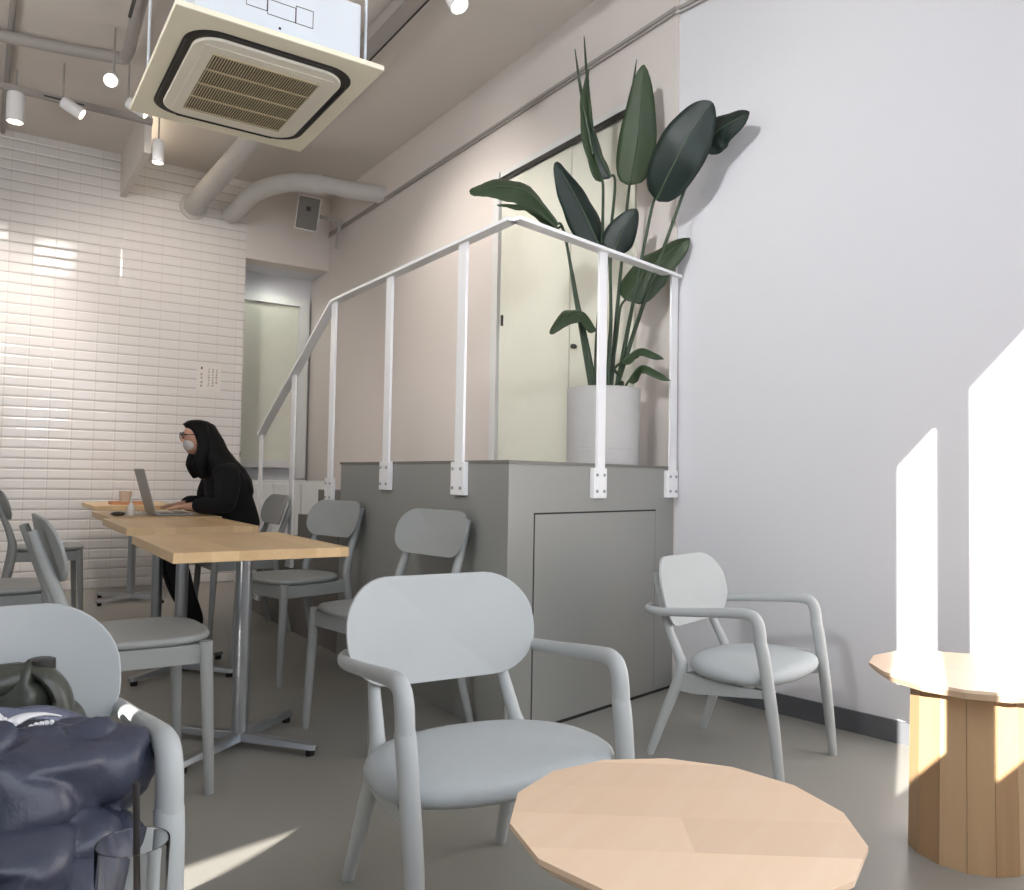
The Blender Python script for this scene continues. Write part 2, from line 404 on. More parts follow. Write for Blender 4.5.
GA = 'low armchairs around the round tables'
def make_armchair(label, loc_, rz, sc):
    t = thing('lounge_armchair', label, 'armchair', loc_, rz, GA); t.scale = (sc,)*3
    m = M['chair']
    out = super_out(48, .304, -.208, .185, 2.6, 2.3, .84)
    cushion(MB(), out, .318, .366, .014).build('seat', M['cush'], t, True, smang=80)
    for s in (-1, 1):
        # front leg rises into the bent arm
        MB().tube([(s*.246, -.215, 0), (s*.250, -.190, .22), (s*.256, -.160, .42), (s*.257, -.147, .475)], [.0150, .0195, .0210, .0210], 16).build('leg', m, t, True)
        MB().tube([(s*.2572, -.1495, .466), (s*.2575, -.141, .528), (s*.257, -.116, .556), (s*.256, -.05, .556), (s*.254, .10, .540), (s*.250, .225, .528), (s*.226, .290, .528), (s*.165, .314, .530)],
                  [.0210, .0208, .0200, .0175, .0155, .0155, .0155, .013], 16, flat=.92).build('arm', m, t, True)
        # splayed rear leg running on into the leaning back post
        MB().tube([(s*.208, .290, 0), (s*.197, .232, .16), (s*.188, .175, .315), (s*.182, .190, .37), (s*.174, .236, .46), (s*.165, .272, .56), (s*.158, .302, .655)], [.0145, .0185, .0215, .0175, .0150, .0135, .012], 16, sub=8).build('leg', m, t, True)
        # tapering side rail between the legs
        mb = MB()
        prof = [(.185, .312), (.19, .245), (.12, .245), (-.165, .29), (-.165, .312)]
        vs = [(s*(.188+.062*(.185-y)/.37)+dx, y, z) for dx in (-.010, .010) for y, z in prof]; n = len(prof)
        mb.add(vs, [tuple(range(n)), tuple(range(2*n-1, n-1, -1))]+[(i, (i+1) % n, n+(i+1) % n, n+i) for i in range(n)])
        mb.build('side_rail', m, t, bev=.004)
    MB().box(-.23, .23, -.08, -.06, .29, .32).build('front_rail', m, t, bev=.004)
    MB().box(-.18, .18, .15, .168, .255, .305).build('rear_rail', m, t, bev=.004)
    oval_back(.252, .127, .588, .262, .24, .045, .011, 'backrest', m, t)
    return t
arm1 = make_armchair('pale grey armchair in the middle facing the polygonal table, empty seat', (1.0, 1.585, 0), -.06, 1.04)
dup(arm1, (2.368, 1.968, 0), .28, 'pale grey armchair standing alone against the bright right wall', 1.0)
dup(arm1, (-.015, 1.44, 0), .03, 'pale grey armchair with the navy jacket and dark bag on it', 1.05)

GS = 'grey wooden dining chairs along the row of square tables'
def make_side(label, loc_, rz, sc):
    t = thing('dining_chair', label, 'chair', loc_, rz, GS); t.scale = (sc,)*3
    m = M['chairw']
    out = super_out(48, .225, -.225, .185, 3.2, 2.6, .84)
    mb = MB(); n = len(out)
    prof = [(.93, .446), (.985, .452), (1.0, .460), (.985, .468), (.92, .470), (.6, .464), (.2, .462)]
    vs = [(x*k, (y+.02)*k-.02, z) for k, z in prof for x, y in out]; fs = []
    for k in range(len(prof)-1):
        for i in range(n):
            j = (i+1) % n; fs.append((k*n+i, k*n+j, (k+1)*n+j, (k+1)*n+i))
    fs.append(tuple(range(n-1, -1, -1))); fs.append(tuple((len(prof)-1)*n+i for i in range(n)))
    mb.add(vs, fs).build('seat', m, t, True, smang=80)
    for s in (-1, 1):
        MB().tube([(s*.212, -.205, 0), (s*.205, -.195, .23), (s*.198, -.185, .452)], [.0135, .0175, .020], 16).build('leg', m, t, True)
        MB().tube([(s*.205, .265, 0), (s*.19, .21, .22), (s*.178, .172, .44), (s*.172, .185, .54), (s*.160, .235, .68), (s*.150, .275, .79)], [.0135, .018, .0205, .019, .016, .0135], 16).build('leg', m, t, True)
        mb = MB(); mb.bar((s*.192, -.185, .415), (s*.176, .17, .415), .018, .058); mb.build('side_rail', m, t, bev=.004)
    MB().box(-.19, .19, -.195, -.177, .385, .445).build('front_rail', m, t, bev=.004)
    MB().box(-.17, .17, .160, .176, .39, .445).build('rear_rail', m, t, bev=.004)
    oval_back(.215, .092, .735, .238, .30, .035, .011, 'backrest', m, t, ex=2.6)
    return t
side1 = make_side('grey dining chair on the left side of the nearest square table', (.425, 2.84, 0), PI/2+.02, 1.04)
SC = 1.04
dup(side1, (1.37, 2.93, 0), -PI/2+.2, 'grey dining chair nearest the camera of the row against the grey platform', SC)
dup(side1, (1.375, 4.02, 0), -PI/2+.24, 'grey dining chair at the platform side between the first and second square tables', SC)
dup(side1, (1.41, 5.22, 0), -PI/2, 'grey dining chair the dark-haired person at the laptop sits on', SC)
dup(side1, (.085, 4.22, 0), PI/2, 'grey dining chair left of the tables, half cut off by the photo edge', SC)
dup(side1, (.40, 6.2, 0), PI/2, 'grey dining chair farthest back on the left side, near the tiled wall', SC)

# ------------------------------------------------------------------ square tables
def make_table(label, x, y, w, d, rz=0, bang=-.12, off=-.15):
    t = thing('square_table', label, 'table', (x, y, 0), rz, 'row of pale wooden square tables')
    MB().box(-w/2, w/2, -d/2, d/2, .700, .735).build('table_top', M['table'], t, bev=.002)
    MB().lathe([(.030, .02), (.030, .69)], 24, (0, off, 0)).build('column', M['steel'], t, True)
    MB().box(-.16, .16, -.16+off, .16+off, .688, .70).build('mounting_plate', M['steel'], t)
    for k in range(4):
        a = bang+PI/4+k*PI/2; c, s = math.cos(a), math.sin(a)
        mb = MB(); L = .31
        prof = [(0, .028, .030), (.06, .028, .024), (L, .020, .012), (L+.015, .014, .010)]
        vs = []
        for r, w_, h in prof:
            for q, zz in ((-1, .022), (1, .022), (.6, .034+h*.7), (-.6, .034+h*.7)): vs.append((c*r-s*q*w_, s*r+c*q*w_+off, zz))
        fs = [(0, 3, 2, 1), (12, 13, 14, 15)]+[(i*4+j, i*4+(j+1) % 4, i*4+4+(j+1) % 4, i*4+4+j) for i in range(3) for j in range(4)]
        f_ = mb.add(vs, fs).build('base_foot', M['steel'], t, bev=.004)
        MB().lathe([(.014, 0), (.016, .004), (.016, .026)], 16, (c*(L-.012), s*(L-.012)+off, 0)).build('foot_pad', M['black'], f_, True)
    return t
t1 = make_table('pale wood square table nearest the camera, empty top', .842, 3.18, .60, .82)
def tdup(x, y, label): return dup(t1, (x, y, 0), 0, label)
tdup(.885, 4.44, 'pale wood square table second from the camera')
tdup(.93, 5.34, 'pale wood square table holding the open laptop')
tdup(1.03, 6.95, 'pale wood square table farthest back, with the tray and cup')

# things on the tables
lp = thing('laptop', 'open grey laptop in front of the dark-haired person', 'laptop', (.985, 5.17, .737))
MB().box(-.105, .105, -.15, .15, .0, .014).build('base', M['alu'], lp, bev=.004)
MB().box(-.07, .03, -.13, .13, .0142, .016).build('keyboard', M['screen'], lp)
sc = MB().box(-.005, .005, -.15, .15, 0, .27).build('screen_lid', M['alu'], lp, bev=.003)
MB().box(.0052, .0062, -.142, .142, .012, .26).build('display', M['screen'], sc)
sc.location = (-.108, 0, .012); sc.rotation_euler = (0, -.27, 0)
bt = thing('pump_bottle', 'small white pump bottle on the table beside the laptop', 'bottle', (.76, 5.10, .735))
MB().lathe([(.017, 0), (.02, .004), (.02, .055), (.012, .068), (.010, .075)], 20).build('body', M['whitep'], bt, True)
MB().tube([(0, 0, .075), (0, 0, .10), (.004, 0, .105), (.03, 0, .104)], .005, 8).build('pump_head', M['whitep'], bt, True)
mb = MB(); pts = []
for i in range(60):
    a = i*.42; r = .045+.012*math.sin(i*.7); pts.append((.02*math.sin(i*.13)+r*math.cos(a), r*1.3*math.sin(a), .005+.012*abs(math.sin(i*.31))))
o = mb.tube(pts, .003, 6, sub=2).build('charging_cable', M['whitep'], None, True); o.location = (.79, 5.17, .735); tag(o, 'white charging cable coiled on the table beside the laptop', 'cable')
o = MB().sphere((0, 0, .012), .035, 1.2, .8, .36).build('computer_mouse', M['metal'], None, True); o.location = (.70, 5.14, .735); tag(o, 'dark computer mouse on the table left of the white bottle', 'mouse')
mb = MB(); mb.box(-.13, .13, -.09, .09, 0, .012); mb.box(-.13, .13, -.09, -.082, .012, .022); mb.box(-.13, .13, .082, .09, .012, .022); mb.box(-.13, -.122, -.09, .09, .012, .022); mb.box(.122, .13, -.09, .09, .012, .022)
o = mb.build('serving_tray', M['tray']); o.location = (1.0, 6.85, .735); tag(o, 'reddish wooden serving tray on the farthest square table', 'tray')
o = MB().lathe([(.036, 0), (.040, .002), (.046, .09), (.043, .09), (.038, .006)], 24).build('paper_cup', M['cup'], None, True); o.location = (.98, 6.87, .747); tag(o, 'pale beige cup standing on the wooden tray', 'cup')

# ------------------------------------------------------------------ round polygon tables
def make_round(label, x, y, rz):
    t = thing('polygonal_side_table', label, 'side table', (x, y, 0), rz, 'low polygonal wooden side tables'); R = .25
    pts = lambda r, n=14: [(r*math.cos(2*PI*i/n), r*math.sin(2*PI*i/n)) for i in range(n)]
    mb = MB(); n = 14; prof = [(R-.022, .462), (R, .482), (R, .490)]
    vs = [(px, py, z) for r, z in prof for px, py in pts(r)]
    fs = [tuple(range(n-1, -1, -1)), tuple(2*n+i for i in range(n))]+[(k*n+i, k*n+(i+1) % n, (k+1)*n+(i+1) % n, (k+1)*n+i) for k in range(2) for i in range(n)]
    mb.add(vs, fs).build('table_top', M['rtop'], t)
    MB().prism(pts(.128, 14), .44, .463).build('neck', M['boxdark'], t)  # dark colour stands in for the shadow gap under the top
    for k in range(3):
        mb = MB(); rb, rt = .150, .143
        for i in range(14):
            if i % 3 != k and not (i >= 12 and k == 1 and i == 13): continue
            a0 = 2*PI*i/14+.004; a1 = 2*PI*(i+1)/14-.004
            vs = [(r*math.cos(a), r*math.sin(a), z) for r, z in ((rb, 0), (rt, .448), (rb-.02, 0), (rt-.02, .448)) for a in (a0, a1)]
            mb.add(vs, [(0, 1, 3, 2), (5, 4, 6, 7), (2, 3, 7, 6), (1, 0, 4, 5), (0, 2, 6, 4), (3, 1, 5, 7)])
        mb.build('base_staves', M['rstaves'][k], t)
    return t
rt = make_round('low polygonal wood table in front of the empty middle armchair', .907, .882, .424); rt.scale = (1.04, 1.04, 1)
dup(rt, (2.30, 1.162, 0), .45, scale=1, label='sunlit polygonal wood table standing by the right wall')
dup(rt, (.10, .69, 0), .1, scale=1, label='polygonal wood table under the drinking glass, below the picture edge')

# glass with straw
g = thing('drinking_glass', 'clear drinking glass with a black straw', 'glass', (.148, .905, .491))
MB().lathe([(.001, 0), (.029, 0), (.031, .004), (.0355, .128), (.035, .131), (.0338, .131), (.0335, .128), (.0293, .010), (.001, .011)], 48, caps=False).build('tumbler', M['glass'], g, True)
MB().lathe([(.001, .0125), (.0282, .0125), (.0286, .022), (.001, .022)], 32, caps=False).build('drink', M['liquid'], g, True)
MB().tube([(.006, -.012, .024), (.002, .006, .188)], [.0034, .0034], 12).build('straw', M['straw'], g, True)

# ------------------------------------------------------------------ jacket and bag on the left armchair
def cloth_lump(name, m, loc_, sx, sy, sz, seed, folds, parent=None, rz=0, n=150, mm=84, amp=.03, flat=.72):
    mb = MB(); mb.sphere((0, 0, 0), 1, n=n, m=mm)
    out = []; sg = lambda v, e: math.copysign(abs(v)**e, v)
    for v in mb.v:
        p = Vector(v); q = Vector((sg(p.x, .85)*sx, sg(p.y, .85)*sy, max(sg(p.z, flat), -.75)*sz))
        w = Vector((q.x*5+seed, q.y*5, q.z*4))
        wx = noise.noise(w); wy = noise.noise(w+Vector((7, 3, 1)))
        ph = (q.x*folds[0]+q.y*folds[1]+q.z*folds[2])*13+3.2*wx
        f1 = (1-abs(math.sin(ph)))**1.5
        f2 = noise.noise(Vector((q.x*6+wy+seed, q.y*6, q.z*6)))
        f3 = (1-abs(noise.noise(Vector((q.x*13+wx*1.5, q.y*13+seed, q.z*13)))))**4
        q += p.normalized()*(f1*amp*.75+f2*amp*.8-f3*amp*.55)
        out.append(tuple(q))
    mb.v = out
    o = mb.build(name, m, parent, True, smang=180); o.location = loc_; o.rotation_euler = (0, 0, rz); return o
j = thing('jacket', 'crumpled navy nylon jacket lying on the left armchair seat', 'jacket', (-.015, 1.365, .385))
lo = cloth_lump('body', M['navy'], (.0, -.03, .085), .235, .165, .085, 3.1, (.55, 1.0, 1.6), j, amp=.034)
up_ = cloth_lump('front_panel', M['navy'], (-.02, .015, .175), .262, .165, .078, 6.7, (.25, 1.15, 1.2), j, .0, amp=.036, flat=.55)
def cloth_tube(name, m, pts, rad, parent, seed, amp):
    mb = MB(); mb.tube(pts, rad, 40, flat=.62, sub=14)
    out = []
    for v in mb.v:
        p = Vector(v); k = (1-abs(math.sin(p.x*38+p.y*26+2.5*noise.noise(p*9+Vector((seed, 0, 0))))))**2
        q = noise.noise_vector(p*11+Vector((seed, 2, 5)))
        out.append(tuple(p+q*amp+Vector((0, 0, k*amp*.9))))
    mb.v = out; return mb.build(name, m, parent, True, smang=180)
cloth_tube('sleeve', M['navy'], [(.175, .06, .10), (.185, -.05, .085), (.145, -.13, .06), (.04, -.175, .05), (-.10, -.19, .055), (-.24, -.19, .06)], [.04, .055, .060, .058, .056, .052], j, 4.2, .016)
from mathutils.bvhtree import BVHTree
def drape(pts, ob, lift):
    bv = BVHTree.FromPolygons([v.co+ob.location for v in ob.data.vertices], [tuple(p.vertices) for p in ob.data.polygons]); out = []
    for x, y in pts:
        h = bv.ray_cast(Vector((x, y, 1)), Vector((0, 0, -1)))[0]; out.append((x, y, (h.z if h else .2)+lift))
    return out
zl = [(-.16+.30*k/12, -.125+.20*(k/12)) for k in range(13)]
MB().tube(drape(zl, up_, .012), [.020]*9+[.016, .012, .008, .004], 8, flat=.4).build('zip_tape', M['zip'], j, True)
mb = MB()
for p in drape([(-.15+.275*k/40, -.147+.185*k/40) for k in range(41)], up_, .008): mb.sphere(p, .0042, n=6, m=4)
mb.build('zip_teeth', M['zip'], j, True)

bgo = thing('handbag', 'dark olive soft leather bag standing behind the navy jacket', 'bag', (.0, 1.625, .375))
cloth_lump('body', M['bag'], (.005, -.008, .15), .172, .045, .140, 8.3, (1.6, .3, .5), bgo, 0, 90, 50, .03)
MB().tube([(.085, -.015, .285), (.118, -.03, .27), (.140, -.035, .23), (.142, -.03, .16), (.13, -.02, .06)], [.016, .026, .030, .034, .03], 12, flat=.5).build('flap', M['bag'], bgo, True)
MB().tube([(-.16, -.01, .215), (-.05, -.02, .245), (.04, -.02, .262), (.10, -.015, .278)], [.040, .038, .032, .022], 12, flat=.75).build('rolled_top', M['bag'], bgo, True)
MB().lathe([(.020, 0), (.023, .004), (.022, .024), (.016, .026)], 16, (.108, -.01, .272)).build('clasp', M['metal'], bgo, True)

# ------------------------------------------------------------------ plant
pt = thing('potted_bird_of_paradise', 'tall dark green bird-of-paradise plant in a pale concrete pot on the platform', 'plant', (2.565, 3.04, PZ))
MB().lathe([(.172, .0), (.178, .004), (.178, .075), (.176, .0765), (.176, .079), (.178, .08), (.180, .372), (.176, .376), (.164, .376), (.160, .33), (.02, .33)], 48).build('pot', M['pot'], pt, True)
MB().lathe([(.162, .325), (.12, .338), (.02, .345)], 24).build('soil', M['soil'], pt, True)
PO = Vector((2.565, 3.04, PZ)); CAM = Vector((0, 0, 1.0))
def leaf(pts, width, face, m=None, fold=.25, shape=1.0, root=(0, 0), curl=0, name='leaf'):
    """blade from base to tip along pts; 'face' is the blade's facing direction; plus its petiole to the pot"""
    P, _ = smooth([Vector(p)-PO for p in pts], 1, 8); n = len(P)
    mb = MB(); vs = []; fs = []; K = 8
    F = Vector(face).normalized()
    for i, p in enumerate(P):
        t = i/(n-1); d = (P[min(i+1, n-1)]-P[max(i-1, 0)]).normalized()
        side = d.cross(F).normalized(); nn = side.cross(d).normalized()
        w = width*max(.015, (math.sin(PI*min(1, t**.72*.97+.02)))**.75)*shape
        for k in range(K+1):
            u = k/K*2-1
            wav = .05*width*math.sin(t*19+u*2)*abs(u)+.012*width*math.sin(t*70)*abs(u)
            vs.append(p+side*u*w/2+nn*((abs(u)*.75+u*u*.25)*-fold*w*.5+wav*.6))
    for i in range(n-1):
        for k in range(K): fs.append((i*(K+1)+k, i*(K+1)+k+1, (i+1)*(K+1)+k+1, (i+1)*(K+1)+k))
    mb.add(vs, fs)
    o = mb.build(name, m or M['leaf'], pt, True, smang=180)
    so = o.modifiers.new('thick', 'SOLIDIFY'); so.thickness = .002
    MB().tube([p+F*.002 for p in P[:-2]], [.0034*(1-i/n)+.0010 for i in range(n-2)], 6, sub=1).build('midrib', M['vein'], o, True)
    b = P[0]; r = Vector((root[0], root[1], .335)); d0 = (P[2]-P[0]).normalized()
    mid = r.lerp(b, .5)+Vector((-root[0]*.1, 0, 0))+Vector((0, 0, .03))
    MB().tube([r, r.lerp(mid, .55)+Vector((root[0]*.1, 0, .03)), mid, b-d0*.05, b+d0*.01], [.013, .0105, .0085, .007, .0055], 8).build('stem', M['stem'], pt, True)
CV = lambda p: (CAM-Vector(p)).normalized()
leaf([(2.332, 3.126, 2.238), (2.133, 3.094, 2.345), (1.975, 3.10, 2.345), (1.818, 3.107, 2.285)], .17, (-.3, -.8, .45), fold=.35, root=(-.05, -.01))
leaf([(2.332, 3.12, 2.215), (2.15, 3.08, 2.27), (2.02, 3.06, 2.255), (1.93, 3.05, 2.235)], .09, (-.2, -.5, .8), fold=.3, root=(-.07, .0))
leaf([(2.526, 3.037, 2.14), (2.416, 3.061, 2.337), (2.29, 3.095, 2.531)], .17, (-.5, -1, .35), fold=.5, root=(-.035, .02), m=M['leaf2'])
leaf([(2.526, 3.037, 2.47), (2.478, 3.075, 2.757), (2.474, 3.079, 3.036)], .105, (.75, -.75, 0), fold=.8, root=(-.015, .0))
leaf([(2.565, 3.01, 2.49), (2.515, 3.045, 2.62), (2.474, 3.079, 2.82)], .10, (-.2, -1, .1), fold=.8, root=(0, .03), m=M['leaf2'])
leaf([(2.634, 2.944, 2.45), (2.657, 2.915, 2.714), (2.648, 2.875, 3.028)], .19, (-.7, -.7, .1), fold=.25, root=(.03, -.01))
leaf([(2.622, 2.746, 2.316), (2.60, 2.594, 2.459), (2.63, 2.50, 2.60), (2.654, 2.433, 2.675)], .235, (-.75, -.6, -.25), fold=.2, root=(.05, -.03), m=M['leaf2'])
leaf([(2.735, 2.565, 2.52), (2.755, 2.49, 2.59), (2.79, 2.34, 2.63)], .16, (-.75, -.6, .1), fold=.3, root=(.06, -.0), m=M['leaf2'])
leaf([(2.546, 2.954, 2.10), (2.561, 2.915, 2.194), (2.60, 2.859, 2.30)], .155, (-.4, -.9, .25), fold=.35, root=(.0, -.03), m=M['leaf2'])
leaf([(2.605, 2.929, 1.871), (2.70, 2.855, 2.035), (2.832, 2.735, 2.172)], .21, (-.6, -.6, .5), fold=.35, root=(.035, .02))
leaf([(2.483, 3.007, 1.716), (2.40, 3.0, 1.79), (2.31, 3.001, 1.775), (2.219, 3.023, 1.675)], .115, (-.2, -.7, .7), fold=.5, root=(-.06, -.02))
leaf([(2.593, 2.94, 1.567), (2.633, 2.85, 1.624), (2.684, 2.746, 1.569)], .10, (-.3, -.4, .85), fold=.45, root=(.06, -.02))
leaf([(2.616, 2.92, 1.47), (2.641, 2.843, 1.542), (2.708, 2.723, 1.465)], .10, (-.3, -.4, .85), fold=.45, root=(.05, -.05))
for pts in ([(2.49, 3.066, 2.72), (2.467, 3.085, 3.0), (2.453, 3.096, 3.21)], [(2.485, 3.05, 2.6), (2.43, 3.088, 2.93), (2.406, 3.107, 3.134)], [(2.66, 2.99, 2.6), (2.665, 2.97, 2.92), (2.668, 2.943, 3.092)]):
    MB().tube([Vector(p)-PO for p in pts], [.010, .008, .002], 8).build('rolled_leaf', M['stem'], pt, True)

# ------------------------------------------------------------------ air conditioner
AX, AY, AZ = .91, 3.42, 2.612; AW, AD = .785, 1.0
ac = thing('ceiling_air_conditioner', 'ceiling cassette air conditioner with a cream panel and dark square slot', 'air conditioner', (AX, AY, AZ))
def rrect(w, d, r, n=8):
    pts = []
    for cx, cy, a0 in ((w/2-r, d/2-r, 0), (-w/2+r, d/2-r, PI/2), (-w/2+r, -d/2+r, PI), (w/2-r, -d/2+r, 3*PI/2)):
        for i in range(n+1):
            a = a0+PI/2*i/n; pts.append((cx+r*math.cos(a), cy+r*math.sin(a)))
    return pts
MB().box(-AW/2, AW/2, -AD/2, AD/2, 0, .022).build('panel', M['cream'], ac, bev=.004)
sw, sd = AW*.83, AD*.82
MB().prism(rrect(sw, sd, .12), -.003, .002).build('air_slot', M['acdark'], ac)
MB().prism(rrect(sw-.070, sd-.078, .10), -.014, .003).build('intake_cover', M['cream2'], ac, bev=.004)
gw, gd = AW*.535, AD*.54
MB().box(-gw/2-.04, gw/2+.04, -gd/2-.05, gd/2+.05, -.017, -.0145).build('grille_frame', M['cream2'], ac)
MB().box(-gw/2, gw/2, -gd/2, gd/2, -.0178, -.0172).build('grille_backing', M['acdark'], ac)
mb = MB()
for i in range(40):
    x = -gw/2+gw*(i+.5)/40; mb.box(x-.0020, x+.0020, -gd/2, gd/2, -.021, -.0179)
for k in range(5):
    y = -gd/2+gd*k/4; mb.box(-gw/2, gw/2, y-.004, y+.004, -.023, -.0179)
mb.build('grille', M['acgrille'], ac)
# louvre flaps sit in the slot
mb = MB()
mb.box(-sw/2+.11, sw/2-.11, -sd/2+.006, -sd/2+.012, -.008, -.0031); mb.box(-sw/2+.11, sw/2-.11, sd/2-.012, sd/2-.006, -.008, -.0031)
mb.box(-sw/2+.006, -sw/2+.012, -sd/2+.11, sd/2-.11, -.008, -.0031); mb.box(sw/2-.012, sw/2-.006, -sd/2+.11, sd/2-.11, -.008, -.0031)
mb.build('louvre', M['metal'], ac)
bd = MB().box(-AW/2+.085, AW/2-.06, -AD/2+.10, AD/2-.09, .022, .30).build('body', M['acbody'], ac, bev=.012)
yb = -AD/2+.0985
mb = MB()
def outline(x0, x1, z0, z1, t=.0022):
    for a0, a1, b0, b1 in ((x0, x1, z0, z0+t), (x0, x1, z1-t, z1), (x0, x0+t, z0, z1), (x1-t, x1, z0, z1)): mb.box(a0, a1, yb, yb+.002, b0, b1)
outline(.06, .13, .13, .20); outline(-.05, .06, .13, .19); outline(-.13, -.05, .14, .19)
mb.box(-.005, .004, yb, yb+.002, .085, .094)
mb.build('knock_out', M['metal'], ac)
for sx, sy in ((-1, -1), (1, -1), (-1, 1), (1, 1)):
    x = sx*(AW/2-.03) if sx > 0 else -AW/2+.05; y = sy*(AD/2-.13)
    h_ = MB().tube([(x, y, .06), (x, y, CEIL-AZ)], [.006, .006], 8).build('hanging_rod', M['acbody'], ac, True)
    MB().box(min(x, x-sx*.06), max(x, x-sx*.06)+.012, y-.02, y+.02, .05, .062).build('bracket', M['steel'], h_)

# ------------------------------------------------------------------ ducts, pipes, speaker, lights
t = thing('duct_bend', 'white round duct bending into the tiled wall behind the air conditioner', 'duct', (1.55, 7.5, 3.4))
MB().tube([(0, .078, -.02), (0, -.12, -.02), (.03, -.35, .03), (.09, -1.0, .10), (.10, -1.75, .12)], .085, 20).build('pipe', M['duct'], t, True)
cl_ = MB().lathe([(.085, 0), (.12, 0), (.12, .02), (.085, .02)], 24, caps=False).build('collar', M['duct'], t, True)
cl_.location = (0, .07, -.02); cl_.rotation_euler = (PI/2, 0, 0)
t = thing('wall_duct', 'white jointed duct running to the right wall above the speaker', 'duct', (1.95, 7.4, 3.42))
MB().tube([(-.08, .15, -.06), (-.06, -.10, -.05), (.0, -.40, .02), (.18, -.70, .05), (.38, -.80, .05)], .078, 20).build('pipe', M['duct'], t, True)
MB().tube([(.36, -.795, .05), (.50, -.84, .05), (.62, -.90, .03), (.80, -1.02, .0), (.91, -1.06, -.01)], .074, 20).build('pipe', M['duct'], t, True)
MB().tube([(.32, -.78, .05), (.44, -.82, .05)], [.088, .088], 20).build('joint', M['duct'], t, True)
def pipe(name, pts, r, label, m=None):
    tag(MB().tube(pts, r, 12, sub=6).build(name, m or M['pipe'], None, True), label, 'pipe')
pipe('conduit', [(-1.2, 5.85, 3.62), (.03, 5.72, 3.62), (.62, 5.60, 3.62), (.70, 5.52, 3.62), (.69, 5.2, 3.62), (.66, 4.5, 3.62)], .036, 'thick grey ceiling pipe bending towards the air conditioner')
pipe('conduit', [(.085, 1.5, 3.695), (.085, 7.57, 3.695)], .018, 'thin grey ceiling pipe running towards the tiled wall')
pipe('conduit', [(.60, 3.6, 3.55), (.63, 4.9, 3.55)], .010, 'short black ceiling conduit left of the air conditioner', M['metal'])
mb = MB(); mb.box(-1.5, 1.0, 6.36, 6.40, 3.56, 3.60)
trk = mb.build('lighting_track', M['pipe']); tag(trk, 'grey lighting track carrying the spotlights across the ceiling', 'track')
MB().box(.30, .55, 6.355, 6.36, 3.57, 3.58).build('slot', M['metal'], trk)
mb = MB(); mb.bar((1.93, 2.3, 3.66), (1.93, 5.6, 3.66), .10, .08)
t2 = mb.build('cable_tray', M['pipe']); tag(t2, 'grey ceiling tray right of the air conditioner with a black edge', 'tray')
MB().bar((1.985, 2.3, 3.625), (1.985, 5.6, 3.625), .012, .012).build('edge_strip', M['black'], t2)
bm_ = MB().box(.95, 1.0, 6.4, BY, 3.35, CEIL).build('trim_2', M['ceil'])
struct(bm_)
tag(MB().bar((1.0, 6.45, 3.62), (1.03, 7.2, 3.62), .025, .03).build('tube_lamp', M['lamp']), 'thin glowing lamp tube at the ceiling behind the air conditioner', 'lamp')
def spot(x, y, z, aim, label, name='spotlight', r=.042, L=.16):
    t = thing(name, label, 'spotlight', (x, y, z), 0, 'white track spotlights on the ceiling')
    MB().tube([(0, 0, 0), (0, 0, CEIL-z)], [.006, .006], 8).build('stem', M['pipe'], t, True)
    hd = MB().lathe([(r*.9, 0), (r, -.006), (r, -L), (r*.86, -L), (r*.86, -L+.012), (.001, -L+.012)], 24, caps=False).build('lamp_head', M['wsteel'], t, True)
    hd.rotation_euler = Vector(aim).to_track_quat('-Z', 'Y').to_euler()
    ln = MB().lathe([(.001, -L+.004), (r*.85, -L+.004), (r*.85, -L+.008), (.001, -L+.008)], 20, caps=False).build('lens', M['lamp'], hd, True)
    return t
spot(.140, 6.40, 3.56, (0, 0, -1), 'white cylinder spotlight at the far left of the ceiling', L=.20, r=.055)
spot(1.05, 6.40, 3.46, (0, 0, -1), 'white cylinder spotlight hanging below the air conditioner corner', L=.17)
spot(.62, 5.42, 3.40, (-.25, -1, -.55), 'spotlight with its round glowing face turned to the camera', L=.13)
spot(.75, 5.75, 3.42, (.93, -.36, -.55), 'tilted spotlight seen edge-on beside the air conditioner', r=.04, L=.13)
spot(.40, 6.1, 3.46, (.95, -.3, -.6), 'tilted spotlight second from the left, seen edge-on', r=.04, L=.14)
spot(1.90, 3.46, 3.42, (.2, -.5, -1), 'spotlight on the ceiling at the top edge right of the air conditioner', r=.05, L=.10)
s = thing('wall_speaker', 'grey-faced white loudspeaker mounted in the back right corner', 'speaker', (2.45, 7.1, 3.37))
MB().box(-.10, .10, -.09, .09, -.15, .15).build('cabinet', M['wsteel'], s, bev=.01)
MB().box(-.092, .092, -.096, -.0905, -.14, .14).build('grille', M['spk'], s)
MB().box(-.02, .02, -.1, -.0962, .02, .06).build('tweeter', M['black'], s, bev=.004)
mb = MB(); mb.bar((.10, .03, .0), (.28, .12, .0), .03, .03); mb.box(.27, .30, .10, .14, -.26, .02)
mb.build('wall_bracket', M['pipe'], s)
s.rotation_euler = (.25, .12, -.35)

